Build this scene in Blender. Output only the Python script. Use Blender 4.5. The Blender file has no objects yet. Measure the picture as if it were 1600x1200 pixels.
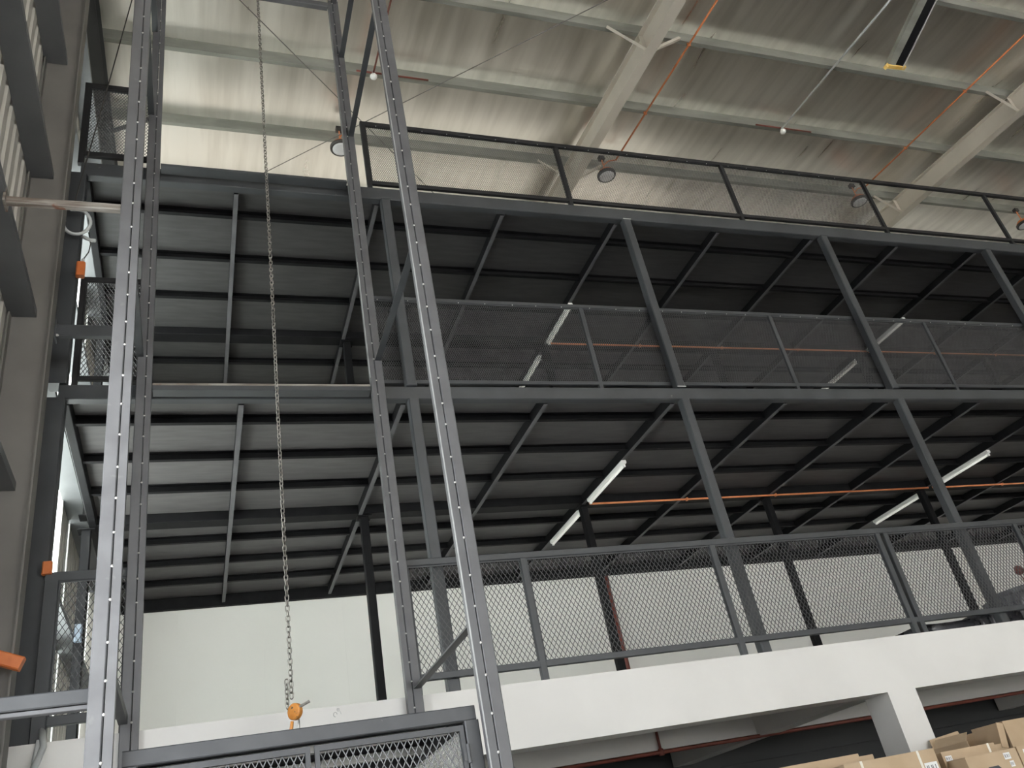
import bpy, bmesh, math, random
import numpy as np
from mathutils import Vector, Matrix

random.seed(7)
scene = bpy.context.scene
COL = scene.collection

# ------------------------------------------------------------------ camera
FPX = 1323.4
cam_d = bpy.data.cameras.new('camera')
cam = bpy.data.objects.new('camera', cam_d)
COL.objects.link(cam)
cam_d.sensor_width = 36.0
cam_d.sensor_fit = 'HORIZONTAL'
cam_d.lens = 36.0 * FPX / 1600.0
cam_d.clip_end = 500
right = Vector((0.93699006, -0.30002767, -0.17897772))
down = Vector((0.00633458, 0.52681406, -0.84995695))
fwd = Vector((0.34929858, 0.79526747, 0.49552009))
rot = Matrix((right, -down, -fwd)).transposed()
cam.matrix_world = Matrix.Translation((0, 0, 1.6)) @ rot.to_4x4()
scene.camera = cam

# ------------------------------------------------------------------ world, exposure
world = bpy.data.worlds.new('world')
scene.world = world
world.use_nodes = True
bg = world.node_tree.nodes['Background']
bg.inputs['Color'].default_value = (0.93, 0.97, 1.0, 1)
bg.inputs['Strength'].default_value = 3.0
sun_d = bpy.data.lights.new('sun', 'SUN')
sun_d.energy = 15.0
sun_d.angle = math.radians(1.0)
sun_d.color = (1.0, .96, .90)
sun = bpy.data.objects.new('sun', sun_d)
COL.objects.link(sun)
# high midday sun standing in front of the building: it reaches only the yard and the floor just inside the doors
sun.rotation_euler = Vector((.12, .50, -.86)).to_track_quat('-Z', 'Y').to_euler()
vs = scene.view_settings
vs.view_transform = 'Standard'
vs.look = 'None'
vs.exposure = 1.55
vs.gamma = 1.0
vs.use_curve_mapping = False
scene.cycles.max_bounces = 10
scene.cycles.diffuse_bounces = 6
scene.cycles.glossy_bounces = 5
scene.cycles.sample_clamp_indirect = 8


# ------------------------------------------------------------------ materials
def mat(name, c1, c2=None, rough=0.6, metal=0.0, scale=4.0, stretch=(1, 1, 1), bump=0.0, bscale=None,
        rough2=None, detail=5.0, lo=0.35, hi=0.65, spec=0.5, emit=None, wear=None):
    m = bpy.data.materials.new(name)
    m.use_nodes = True
    nt = m.node_tree
    b = nt.nodes['Principled BSDF']
    b.inputs['Metallic'].default_value = metal
    b.inputs['Roughness'].default_value = rough
    b.inputs['Specular IOR Level'].default_value = spec
    geo = nt.nodes.new('ShaderNodeNewGeometry')
    mp = nt.nodes.new('ShaderNodeMapping')
    mp.inputs['Scale'].default_value = stretch
    nt.links.new(geo.outputs['Position'], mp.inputs['Vector'])
    nz = nt.nodes.new('ShaderNodeTexNoise')
    nz.inputs['Scale'].default_value = scale
    nz.inputs['Detail'].default_value = detail
    nt.links.new(mp.outputs['Vector'], nz.inputs['Vector'])
    rp = nt.nodes.new('ShaderNodeValToRGB')
    rp.color_ramp.elements[0].position = lo
    rp.color_ramp.elements[1].position = hi
    c2 = c2 or c1
    rp.color_ramp.elements[0].color = (*c1, 1)
    rp.color_ramp.elements[1].color = (*c2, 1)
    nt.links.new(nz.outputs['Fac'], rp.inputs['Fac'])
    colout = rp.outputs['Color']
    if wear:
        nz2 = nt.nodes.new('ShaderNodeTexNoise')
        nz2.inputs['Scale'].default_value = wear[1]
        nz2.inputs['Detail'].default_value = 6
        nt.links.new(geo.outputs['Position'], nz2.inputs['Vector'])
        r2 = nt.nodes.new('ShaderNodeValToRGB')
        r2.color_ramp.elements[0].position = wear[2]
        r2.color_ramp.elements[1].position = min(1, wear[2] + 0.06)
        nt.links.new(nz2.outputs['Fac'], r2.inputs['Fac'])
        mx = nt.nodes.new('ShaderNodeMixRGB')
        mx.inputs['Color2'].default_value = (*wear[0], 1)
        nt.links.new(r2.outputs['Color'], mx.inputs['Fac'])
        nt.links.new(colout, mx.inputs['Color1'])
        colout = mx.outputs['Color']
    nt.links.new(colout, b.inputs['Base Color'])
    if rough2 is not None:
        mr = nt.nodes.new('ShaderNodeMapRange')
        mr.inputs['From Min'].default_value = 0.3
        mr.inputs['From Max'].default_value = 0.7
        mr.inputs['To Min'].default_value = rough
        mr.inputs['To Max'].default_value = rough2
        nt.links.new(nz.outputs['Fac'], mr.inputs['Value'])
        nt.links.new(mr.outputs['Result'], b.inputs['Roughness'])
    if bump:
        bp = nt.nodes.new('ShaderNodeBump')
        bp.inputs['Strength'].default_value = bump
        bp.inputs['Distance'].default_value = 0.02
        src = nz
        if bscale:
            src = nt.nodes.new('ShaderNodeTexNoise')
            src.inputs['Scale'].default_value = bscale
            src.inputs['Detail'].default_value = 4
            nt.links.new(mp.outputs['Vector'], src.inputs['Vector'])
        nt.links.new(src.outputs['Fac'], bp.inputs['Height'])
        nt.links.new(bp.outputs['Normal'], b.inputs['Normal'])
    if emit:
        b.inputs['Emission Color'].default_value = (*emit[0], 1)
        b.inputs['Emission Strength'].default_value = emit[1]
    return m


M = {}
M['black'] = mat('black_paint', (.040, .043, .047), (.056, .060, .065), rough=.42, rough2=.55, scale=3, wear=((.12, .115, .11), 9, .72))
M['mast'] = mat('charcoal_paint', (.085, .085, .09), (.115, .115, .12), rough=.42, rough2=.55, scale=5, wear=((.2, .19, .18), 14, .72))
M['black_shaded'] = mat('shaded_black_paint', (.014, .014, .015), (.022, .022, .024), rough=.5, scale=4, spec=.3)  # darker than the black paint: dimmer light on the upper railings put into colour
M['joist'] = mat('shaded_joist_paint', (.006, .006, .007), (.010, .010, .011), rough=.6, scale=5, spec=.15)  # black paint, darkened further for the shade inside the open joist channels
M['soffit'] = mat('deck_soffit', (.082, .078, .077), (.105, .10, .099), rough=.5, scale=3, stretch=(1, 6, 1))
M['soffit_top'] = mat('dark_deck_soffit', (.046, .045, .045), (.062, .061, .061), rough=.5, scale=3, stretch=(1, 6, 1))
M['deckboard'] = mat('pale_deck_board', (.24, .225, .20), (.30, .28, .25), rough=.6, scale=1.5)
M['mast_lit'] = mat('lit_mast_paint', (.115, .115, .12), (.145, .145, .15), rough=.42, rough2=.55, scale=5, wear=((.16, .16, .16), 11, .66))  # mast paint made paler for the stronger light on the near left column
M['rubbed'] = mat('rubbed_steel', (.30, .30, .30), (.42, .42, .42), rough=.4, scale=12)
M['cage'] = mat('cage_paint', (.040, .042, .046), (.060, .062, .066), rough=.42, rough2=.55, scale=5, wear=((.16, .15, .14), 14, .72))
M['weld'] = mat('weld_bead', (.55, .54, .52), (.7, .69, .67), rough=.4, metal=.3)
M['girt'] = mat('grey_primer', (.11, .115, .12), (.14, .145, .15), rough=.55, scale=2)
M['colgrey'] = mat('column_primer', (.13, .122, .112), (.175, .165, .152), rough=.55, scale=1.5)
M['rafter'] = mat('rafter_primer', (.56, .515, .445), (.62, .57, .495), rough=.55, scale=1.5)
M['purlin'] = mat('galvanised_purlin', (.27, .275, .245), (.38, .385, .345), rough=.42, rough2=.55, metal=.55, scale=2.5, stretch=(.6, 2, 2))
M['foil'] = mat('roof_foil', (.72, .695, .65), (.91, .885, .84), rough=.27, rough2=.42, metal=.95, scale=2.2, stretch=(2.2, .16, .3),
                bump=.14, bscale=1.8, lo=.3, hi=.62)
M['roofsheet'] = mat('roof_sheet', (.4, .4, .4), rough=.6)
M['sheet'] = mat('wall_sheeting', (.44, .42, .38), (.52, .50, .455), rough=.5, scale=1.2, stretch=(1, 1, .2))
M['cream'] = mat('cream_wall_panel', (.83, .825, .78), (.87, .865, .82), rough=.7, scale=.7)
M['concrete'] = mat('white_painted_concrete', (.66, .65, .63), (.72, .71, .69), rough=.75, scale=1.1, wear=((.52, .51, .49), 3, .78))
M['conc_soffit'] = mat('grey_slab_soffit', (.56, .545, .52), (.62, .605, .575), rough=.8, scale=1.2)
M['floorm'] = mat('grey_concrete_floor', (.50, .50, .49), (.56, .56, .55), rough=.45, scale=.8)
M['darkwall'] = mat('dark_partition', (.030, .032, .033), (.040, .042, .043), rough=.6, scale=1)
M['orange'] = mat('orange_conduit', (.62, .20, .075), (.70, .26, .11), rough=.5, scale=8)
M['orangebox'] = mat('orange_enamel', (.55, .14, .035), (.62, .18, .05), rough=.5, scale=10)
M['red'] = mat('red_pipe', (.15, .035, .025), (.20, .05, .033), rough=.5, scale=6)
M['white'] = mat('white_enamel', (.84, .84, .81), (.88, .88, .85), rough=.4)
M['tube'] = mat('batten_tube', (.85, .85, .80), rough=.4, emit=((1, .98, .92), .12))
M['lens'] = mat('frosted_lens', (.62, .62, .63), (.68, .68, .69), rough=.35)
M['housing'] = mat('dark_housing', (.03, .028, .028), (.05, .045, .04), rough=.5)
M['chain'] = mat('zinc_chain', (.20, .19, .17), (.42, .40, .37), rough=.35, metal=.8, scale=30)
M['hookorange'] = mat('hook_enamel', (.55, .21, .04), (.66, .29, .07), rough=.45, scale=20, wear=((.10, .07, .05), 45, .62))
M['pvc'] = mat('grey_pvc', (.52, .54, .54), (.60, .62, .62), rough=.45)
M['rust'] = mat('worn_steel', (.13, .10, .08), (.30, .28, .25), rough=.5, scale=10, stretch=(.4, 3, 3), wear=((.16, .07, .04), 9, .6))
M['card'] = mat('cardboard', (.46, .34, .22), (.53, .40, .27), rough=.85, scale=3)
M['tape'] = mat('packing_tape', (.80, .76, .68), rough=.3)
M['paper'] = mat('paper_label', (.80, .80, .80), rough=.7)
M['ink'] = mat('printed_ink', (.05, .05, .06), rough=.7)
M['yellow'] = mat('yellow_paint', (.80, .50, .12), (.88, .62, .20), rough=.45, scale=12)
M['wrap'] = mat('black_stretch_wrap', (.018, .018, .022), (.05, .05, .06), rough=.22, rough2=.4, scale=9, bump=.6, bscale=12)
M['clearwrap'] = mat('smoky_stretch_wrap', (.10, .10, .115), (.20, .20, .22), rough=.25, scale=9, bump=.6, bscale=12)
M['bluebox'] = mat('blue_grey_plastic', (.14, .17, .21), rough=.5)
M['meshsteel'] = mat('expanded_steel', (.055, .055, .058), (.075, .075, .078), rough=.42, scale=6)
M['cagemesh'] = mat('cage_mesh_steel', (.13, .13, .135), (.18, .18, .185), rough=.4, scale=6, metal=.2)
M['wire'] = mat('wire_rope', (.20, .19, .18), rough=.5, metal=.4)
M['frame'] = mat('window_frame', (.5, .5, .48), rough=.5)

gm = bpy.data.materials.new('frosted_pane')
gm.use_nodes = True
nt = gm.node_tree
nt.nodes.remove(nt.nodes['Principled BSDF'])
tr = nt.nodes.new('ShaderNodeBsdfTransparent')
tr.inputs['Color'].default_value = (.98, 1.0, .97, 1)
tl = nt.nodes.new('ShaderNodeBsdfTranslucent')
tl.inputs['Color'].default_value = (.9, .92, .89, 1)
mxs = nt.nodes.new('ShaderNodeMixShader')
mxs.inputs['Fac'].default_value = .35
nt.links.new(tr.outputs[0], mxs.inputs[1])
nt.links.new(tl.outputs[0], mxs.inputs[2])
nt.links.new(mxs.outputs[0], nt.nodes['Material Output'].inputs['Surface'])
M['pane'] = gm
g2 = gm.copy()
g2.name = 'added_fill_pane'  # panes of the added windows that brighten the roof foil
for n_ in g2.node_tree.nodes:
    if n_.type == 'MIX_SHADER':
        n_.inputs['Fac'].default_value = .80
    if n_.type == 'BSDF_TRANSLUCENT':
        n_.inputs['Color'].default_value = (.20, .19, .172, 1)
    if n_.type == 'BSDF_TRANSPARENT':
        n_.inputs['Color'].default_value = (.84, .80, .735, 1)
M['fill_pane'] = g2


# ------------------------------------------------------------------ geometry helpers
class MB:
    """collects vertices and faces in world coordinates"""
    def __init__(s):
        s.v, s.f = [], []

    def add(s, vs_, fs_):
        n = len(s.v)
        s.v += [tuple(p) for p in vs_]
        s.f += [tuple(i + n for i in q) for q in fs_]
        return s

    def box(s, x0, x1, y0, y1, z0, z1):
        return s.add([(x0, y0, z0), (x1, y0, z0), (x1, y1, z0), (x0, y1, z0),
                      (x0, y0, z1), (x1, y0, z1), (x1, y1, z1), (x0, y1, z1)],
                     [(0, 3, 2, 1), (4, 5, 6, 7), (0, 1, 5, 4), (1, 2, 6, 5), (2, 3, 7, 6), (3, 0, 4, 7)])

    def prism(s, p0, p1, prof, up=(0, 0, 1), cap=True):
        """prof: closed 2-D outline (side, up) swept from p0 to p1"""
        p0, p1 = Vector(p0), Vector(p1)
        d = (p1 - p0).normalized()
        u = Vector(up)
        side = d.cross(u)
        if side.length < 1e-4:
            side = d.cross(Vector((0, 1, 0)))
        side.normalize()
        u = side.cross(d).normalized()
        n = len(prof)
        vs_ = [p0 + side * a + u * b for a, b in prof] + [p1 + side * a + u * b for a, b in prof]
        fs_ = [(i, (i + 1) % n, n + (i + 1) % n, n + i) for i in range(n)]
        if cap:
            fs_ += [tuple(range(n))[::-1], tuple(range(n, 2 * n))]
        return s.add(vs_, fs_)

    def bar(s, p0, p1, w, h, up=(0, 0, 1), c=None):
        c = min(w, h) * .12 if c is None else c
        a, b = w / 2, h / 2
        return s.prism(p0, p1, [(-a + c, -b), (a - c, -b), (a, -b + c), (a, b - c), (a - c, b), (-a + c, b), (-a, b - c), (-a, -b + c)], up)

    def pipe(s, p0, p1, r, n=10):
        return s.prism(p0, p1, [(r * math.cos(2 * math.pi * i / n), r * math.sin(2 * math.pi * i / n)) for i in range(n)])

    def tube(s, pts, r, n=8, closed=False):
        pts = [Vector(p) for p in pts]
        base = len(s.v)
        m = len(pts)
        ref = None
        for i, p in enumerate(pts):
            a = pts[(i - 1) % m] if (closed or i > 0) else p
            b = pts[(i + 1) % m] if (closed or i < m - 1) else p
            d = (b - a).normalized()
            if ref is None:
                ref = d.orthogonal().normalized()
            ref = (ref - d * ref.dot(d)).normalized()
            q = d.cross(ref)
            for k in range(n):
                t = 2 * math.pi * k / n
                s.v.append(tuple(p + ref * (r * math.cos(t)) + q * (r * math.sin(t))))
        segs = m if closed else m - 1
        for i in range(segs):
            j = (i + 1) % m
            for k in range(n):
                k2 = (k + 1) % n
                s.f.append((base + i * n + k, base + i * n + k2, base + j * n + k2, base + j * n + k))
        if not closed:
            s.f.append(tuple(base + k for k in range(n))[::-1])
            s.f.append(tuple(base + (m - 1) * n + k for k in range(n)))
        return s

    def lathe(s, c, prof, n=28, axis=(0, 0, 1)):
        """prof: (radius, height) list revolved about axis through c"""
        c = Vector(c)
        a = Vector(axis).normalized()
        e = a.orthogonal().normalized()
        g = a.cross(e)
        base = len(s.v)
        for r, h in prof:
            for k in range(n):
                t = 2 * math.pi * k / n
                s.v.append(tuple(c + a * h + e * (r * math.cos(t)) + g * (r * math.sin(t))))
        for i in range(len(prof) - 1):
            for k in range(n):
                k2 = (k + 1) % n
                s.f.append((base + i * n + k, base + i * n + k2, base + (i + 1) * n + k2, base + (i + 1) * n + k))
        s.f.append(tuple(base + k for k in range(n))[::-1])
        s.f.append(tuple(base + (len(prof) - 1) * n + k for k in range(n)))
        return s

    def build(s, name, m, parent=None, smooth=False, kind=None, label=None):
        off = Vector(parent['_w']) if parent is not None and '_w' in parent else Vector((0, 0, 0))
        me = bpy.data.meshes.new(name)
        me.from_pydata([(x - off.x, y - off.y, z - off.z) for x, y, z in s.v], [], s.f)
        if smooth:
            me.polygons.foreach_set('use_smooth', [True] * len(me.polygons))
        me.materials.append(M[m] if isinstance(m, str) else m)
        bm = bmesh.new()
        bm.from_mesh(me)
        bmesh.ops.recalc_face_normals(bm, faces=bm.faces)
        bm.to_mesh(me)
        bm.free()
        o = bpy.data.objects.new(name, me)
        COL.objects.link(o)
        o['_w'] = tuple(off)
        if parent is not None:
            o.parent = parent
        if kind:
            o['kind'] = kind
        if label:
            o['label'] = label
        return o


def thing(name, label, cat, loc=(0, 0, 0), group=None, kind=None):
    o = bpy.data.objects.new(name, None)
    COL.objects.link(o)
    o.location = loc
    o['_w'] = tuple(loc)
    if label:
        o['label'] = label
    if cat:
        o['category'] = cat
    if group:
        o['group'] = group
    o['kind'] = kind or 'thing'
    o.empty_display_size = .1
    return o


def tag(o, label, cat, group=None, kind=None):
    o['label'] = label
    if cat:
        o['category'] = cat
    if group:
        o['group'] = group
    o['kind'] = kind or 'thing'
    return o


def diamond(name, m, parent, x0, x1, z0, z1, y, w, h, t, dpt, axis='x', label=None):
    """expanded metal: zigzag strands of square section touching at the nodes"""
    n = max(2, int(round((x1 - x0) / (w / 2))))
    K = max(2, int(round((z1 - z0) / (h / 2))))
    hw, hh = (x1 - x0) / n, (z1 - z0) / K
    i = np.arange(n)[:, None]
    k = np.arange(K + 1)[None, :]
    X = x0 + (i + ((i + k) % 2)) * hw
    Z = z0 + k * hh + 0 * i
    # strands lean: upper end of each knuckle sits a little proud, as in stretched sheet
    lean = (((k % 2) * 2 - 1) * dpt * .35) + 0 * i
    V = np.empty((n, K + 1, 4, 3))
    for c, (a, b) in enumerate(((-.5, -.5), (.5, -.5), (.5, .5), (-.5, .5))):
        V[:, :, c, 0] = X + a * t
        V[:, :, c, 1] = y + b * dpt + lean
        V[:, :, c, 2] = Z
    if axis == 'y':
        V = V[..., [1, 0, 2]]
    off = np.array(parent['_w'] if '_w' in parent else (0, 0, 0))
    V = (V - off).reshape(-1, 3)
    idx = (np.arange(n)[:, None] * (K + 1) + np.arange(K)[None, :]).reshape(-1) * 4
    F = np.concatenate([np.stack([idx + a, idx + b, idx + b + 4, idx + a + 4], 1) for a, b in ((0, 1), (1, 2), (2, 3), (3, 0))])
    me = bpy.data.meshes.new(name)
    me.vertices.add(len(V))
    me.vertices.foreach_set('co', V.astype(np.float32).ravel())
    me.loops.add(F.size)
    me.loops.foreach_set('vertex_index', F.astype(np.int32).ravel())
    me.polygons.add(len(F))
    me.polygons.foreach_set('loop_start', np.arange(0, F.size, 4, dtype=np.int32))
    me.update(calc_edges=True)
    me.materials.append(M[m])
    o = bpy.data.objects.new(name, me)
    COL.objects.link(o)
    o.parent = parent
    o['kind'] = 'stuff'
    if label:
        o['label'] = label
    return o


# ================================================================== THE SETTING
XL, XR = -1.41, 27.0          # gable wall, far end of the hall
YF, YB = -18.0, 12.95          # open front of the hall, back wall


def roofz(y):                 # underside of the purlins
    return 11.4 + .1 * y


o = MB().box(XL - .2, XR, YF, YB + .3, -.15, 0).build('floor', 'floorm', kind='structure')
o['label'] = 'grey concrete warehouse floor below the mezzanine'
o = MB().box(-80, 80, -90, YF, -.2, -.02).build('ground', 'floorm', kind='structure')
o['label'] = 'pale concrete yard in front of the hall'

# corrugated gable wall with upright light strips
WIN = [(7.75, 9.80, 3.05, 10.3), (10.36, 10.46, 3.05, 11.9), (12.02, 12.62, 8.75, 11.9)]


def corrugated(name, parent, y0, y1, z0, z1, x=XL):
    prof = []
    y, p = y0, .20
    k = 0
    while y < y1 - 1e-6:
        for dy, dx in ((0, 0), (.105, 0), (.13, -.032), (.175, -.032), (.20, 0)):
            if y + dy <= y1 + 1e-6:
                prof.append((y + dy, dx))
        y += p
    if prof[-1][0] < y1 - 1e-4:
        prof.append((y1, prof[-1][1]))
    vs_, fs_ = [], []
    for yy, dx in prof:
        for z, xx in ((z0, x + dx), (z1, x + dx), (z0, x + dx - .004), (z1, x + dx - .004)):
            vs_.append((xx, yy, z))
    for i in range(len(prof) - 1):
        a, b = i * 4, i * 4 + 4
        fs_ += [(a, b, b + 1, a + 1), (a + 2, a + 3, b + 3, b + 2), (a + 1, b + 1, b + 3, a + 3), (a, a + 2, b + 2, b)]
    return MB().add(vs_, fs_).build(name, 'sheet', parent)


wl = thing('wall_left', 'corrugated steel gable wall at the left of the hall', None, (XL, 6, 0), kind='structure')
ZT = 13.2
DY0, DY1, DW, DZ = 2.0, 4.5, 1.25, 5.2      # dock door in the gable wall, beside the camera
corrugated('cladding_sheet', wl, YF, DY0, 0, ZT)
corrugated('cladding_sheet', wl, DY0, DY1, DZ, ZT)
corrugated('cladding_sheet', wl, DY0, DY1, 0, DW)
corrugated('cladding_sheet', wl, DY1, 7.75, 0, ZT)
corrugated('cladding_sheet', wl, 9.80, 10.36, 0, ZT)
corrugated('cladding_sheet', wl, 10.46, 12.02, 0, ZT)
corrugated('cladding_sheet', wl, 12.62, YB, 0, ZT)
for (a, b, z0, z1) in WIN:
    corrugated('cladding_sheet', wl, a, b, 0, z0)
    corrugated('cladding_sheet', wl, a, b, z1, ZT)
for zg in (1.53, 3.06, 4.59, 6.12, 7.645, 9.18, 10.70):
    prof = [(-.099, 0), (.099, 0), (.099, .065), (.094, .065), (.094, .006), (-.094, .006), (-.094, .065), (-.099, .065)]
    for (a, b) in (((YF, 6.29), (6.31, YB)) if not DW < zg < DZ else ((YF, DY0), (DY1, 6.29), (6.31, YB))):
        MB().prism((XL + .102, a, zg), (XL + .102, b, zg), prof).build('girt', 'girt', wl)
dj = thing('door_1', 'open loading door in the gable wall beside the viewer', None, (XL, DY0, 0), kind='structure')
for yy in (DY0, DY1):
    MB().box(XL - .06, XL + .10, yy - .06, yy + .06, DW, DZ).build('door_jamb', 'girt', dj)
MB().box(XL - .06, XL + .10, DY0 - .06, DY1 + .06, DZ, DZ + .15).build('door_head', 'girt', dj)
for n, (a, b, z0, z1) in enumerate(WIN):
    w = thing('window_%d' % (n + 1), ['tall upright light strip in the corrugated gable wall', 'narrow upright light slit beside the tall light strip',
                                      'small bright window high at the far end of the gable wall'][n], None, (XL, a, z0), kind='structure')
    MB().box(XL - .012, XL - .006, a, b, z0, z1).build('pane', 'pane', w)
    MB().box(XL - .03, XL + .015, a - .015, a, z0, z1).build('window_jamb', 'frame', w)
    MB().box(XL - .03, XL + .015, b, b + .015, z0, z1).build('window_jamb', 'frame', w)

# back wall: cream panels above the slab, added unseen window band at the top storey
wb = thing('wall_back', 'smooth cream panel wall at the back of the mezzanine', None, (10, YB, 0), kind='structure')
x = XL
pw = 1.18
CW0, CW1 = 9.3, 11.9
WXR = 10.4
while x < XR:
    x1 = min(x + pw, XR)
    MB().box(x, x1 - .0006, YB, YB + .08, 2.9, CW0).build('wall_panel', 'cream', wb)
    MB().box(x + .002, x1 - .002, YB, YB + .08, CW1, 13.0).build('wall_panel', 'cream', wb)
    x = x1
MB().box(XL, XR, YB + .08, YB + .14, 0, CW0).build('backing', 'cream', wb)
MB().box(XL, XR, YB + .08, YB + .14, CW1, 13.0).build('backing', 'cream', wb)
MB().box(WXR, XR, YB, YB + .14, CW0, CW1).build('wall_panel', 'cream', wb)
# added window band, hidden by the top deck, to brighten the roof foil
nwin = 4
wx = (WXR - XL) / nwin
for i in range(nwin):
    w = thing('window_%d' % (i + 4), 'added frosted window, unseen behind the top deck, brightening the roof foil', None, (XL + wx * i, YB, CW0), group='added top storey windows', kind='structure')
    a, b = XL + wx * i, XL + wx * (i + 1)
    MB().box(a + .06, b - .06, YB + .06, YB + .066, CW0 + .04, CW1 - .04).build('pane', 'fill_pane', w)
    MB().box(a, a + .06, YB, YB + .14, CW0, CW1).build('window_jamb', 'frame', w)
    MB().box(b - .06, b, YB, YB + .14, CW0, CW1).build('window_jamb', 'frame', w)
    MB().box(a + .06, b - .06, YB, YB + .14, CW0, CW0 + .04).build('window_sill', 'frame', w)
    MB().box(a + .06, b - .06, YB, YB + .14, CW1 - .04, CW1).build('window_head', 'frame', w)
o = MB().box(XR, XR + .1, YF, YB, 0, 14).build('wall_right', 'sheet', kind='structure')
o['label'] = 'far end wall of the hall'
# front of the hall: header above the open loading doorway
wf = thing('wall_front', 'front wall of the hall around the open loading bay', None, (15, YF, 0), kind='structure')
MB().box(XL, XR, YF - .12, YF, 5.6, 9.8).build('header', 'sheet', wf)
MB().box(19, XR, YF - .12, YF, 0, 5.6).build('side_panel', 'sheet', wf)

# roof: foil faced insulation strips between purlins
ce = thing('ceiling', 'reflective foil lined warehouse roof', None, (10, 5, roofz(5)), kind='structure')
PY0, PP = 6.83, 1.49
PK = list(range(-16, 5))
prof_z = [(-.033, 0), (.033, 0), (.033, .012), (.030, .012), (.030, .003), (-.030, .003), (-.030, .197), (-.097, .197), (-.097, .2), (-.033, .2)]
for k in PK:
    y = PY0 + PP * k
    z = roofz(y)
    MB().prism((XR, y, z), (XL + .05, y, z), prof_z).build('purlin', 'purlin', ce)
nb = 0
for k in PK[:-1] + [PK[-1]]:
    ya, yb = PY0 + PP * k, PY0 + PP * (k + 1)
    if ya > YB - .05:
        continue
    yb = min(yb, YB + .1)
    nx, ny = 90, 10
    vs_, fs_ = [], []
    for i in range(nx + 1):
        xx = XL + (XR - XL) * i / nx
        for j in range(ny + 1):
            t = j / ny
            yy = ya + (yb - ya) * t
            sag = .035 * math.sin(math.pi * t) + .006 * math.sin(xx * 5.3 + k * 2.1) * math.sin(math.pi * t)
            vs_.append((xx, yy, roofz(yy) + .2 - sag))
    n2 = len(vs_)
    vs_ += [(a, b, c + .03) for a, b, c in vs_]
    for i in range(nx):
        for j in range(ny):
            a = i * (ny + 1) + j
            fs_.append((a, a + 1, a + ny + 2, a + ny + 1))
            fs_.append((n2 + a, n2 + a + ny + 1, n2 + a + ny + 2, n2 + a + 1))
    MB().add(vs_, fs_).build('insulation_strip', 'foil', ce, smooth=True)
MB().add([(XL - .2, YF - .5, roofz(YF) + .28), (XR + .2, YF - .5, roofz(YF) + .28), (XR + .2, YB + .3, roofz(YB) + .30), (XL - .2, YB + .3, roofz(YB) + .30),
          (XL - .2, YF - .5, roofz(YF) + .32), (XR + .2, YF - .5, roofz(YF) + .32), (XR + .2, YB + .3, roofz(YB) + .34), (XL - .2, YB + .3, roofz(YB) + .34)],
         [(0, 3, 2, 1), (4, 5, 6, 7), (0, 1, 5, 4), (1, 2, 6, 5), (2, 3, 7, 6), (3, 0, 4, 7)]).build('roof_sheet', 'roofsheet', ce)

# portal rafters
RAFT = [(-1.29, 'dark gable rafter against the corrugated wall at the far left', 'black'),
        (6.30, 'beige steel roof rafter running up behind the middle of the top railing', 'rafter'),
        (13.90, 'beige steel roof rafter at the right edge of the roof', 'rafter')]
for xr, lab, mm in RAFT:
    r = thing('roof_rafter', lab, 'rafter', (xr, 8, roofz(8) - .4), 'roof rafters')
    a, b = YF, YB
    hw = .085
    za, zb = roofz(a), roofz(b)
    D = .40
    MB().prism((xr, a, za - D / 2), (xr, b, zb - D / 2), [(-.005, -D / 2 + .012), (.005, -D / 2 + .012), (.005, D / 2 - .012), (-.005, D / 2 - .012)]).build('web', mm, r)
    for nm, q in (('bottom_flange', -D / 2 + .006), ('top_flange', D / 2 - .006)):
        MB().prism((xr, a, za - D / 2), (xr, b, zb - D / 2), [(-hw, q - .006), (hw, q - .006), (hw, q + .006), (-hw, q + .006)]).build(nm, mm, r)
    for k in (-4, -2, 0, 2, 4):
        y = PY0 + PP * k
        z = roofz(y)
        for s_ in (-1, 1):
            if xr < 0 and s_ < 0:
                continue
            MB().prism((xr + s_ * .62, y - .05, z + .02), (xr + s_ * .03, y - .03, z - D + .03),
                       [(-.022, -.022), (.022, -.022), (.022, -.017), (-.017, -.017), (-.017, .022), (-.022, .022)]).build('fly_brace', mm, r)
        if xr > 0:
            MB().box(xr - .08, xr + .08, y - .005, y + .005, z - D + .012, z - .012).build('stiffener', mm, r)

# gable column
gc = thing('gable_column', 'grey steel wall column at the left edge, beside the corrugated wall', 'column', (-1.24, 6.3, 0))
MB().box(-1.385, -1.102, 6.295, 6.305, 0, 12.0).build('web', 'colgrey', gc)
MB().box(-1.102, -1.09, 6.215, 6.385, 0, 12.0).build('inner_flange', 'colgrey', gc)
MB().box(-1.397, -1.385, 6.215, 6.385, 0, 12.0).build('outer_flange', 'colgrey', gc)

# ================================================================== CONCRETE FIRST FLOOR
F1, B1 = 2.975, 2.468
slab = thing('concrete_floor', 'white painted concrete first floor with deep edge beam', None, (8, 6.94, F1), kind='structure')
MB().box(-1.2, 26.5, 6.94, 7.19, B1, F1).build('edge_beam', 'concrete', slab)
MB().box(-1.2, 26.5, 7.19, YB, 2.79, F1 - .03).build('slab', 'conc_soffit', slab)
MB().box(-1.2, 26.5, 7.19, YB, F1 - .03, F1).build('floor_screed', 'concrete', slab)
q = MB()
for rr, cxs, czs in ((.014, 1.02, 2.912), (.009, 1.045, 2.945)):
    q.tube([(cxs + rr * math.cos(t_ * .7), 6.9395, czs + rr * 1.2 * math.sin(t_ * .7)) for t_ in range(8)], .0022, 5)
q.tube([(1.035, 6.9395, 2.957), (1.055, 6.9395, 2.935), (1.066, 6.9395, 2.91)], .0018, 5)
q.build('scuff_mark', 'rubbed', slab)
for xc in (.09, 6.235, 12.38):
    MB().box(xc + .02, xc + .32, 7.28, 11.5, 2.50, 2.79).build('cross_beam', 'concrete', slab)
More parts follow.
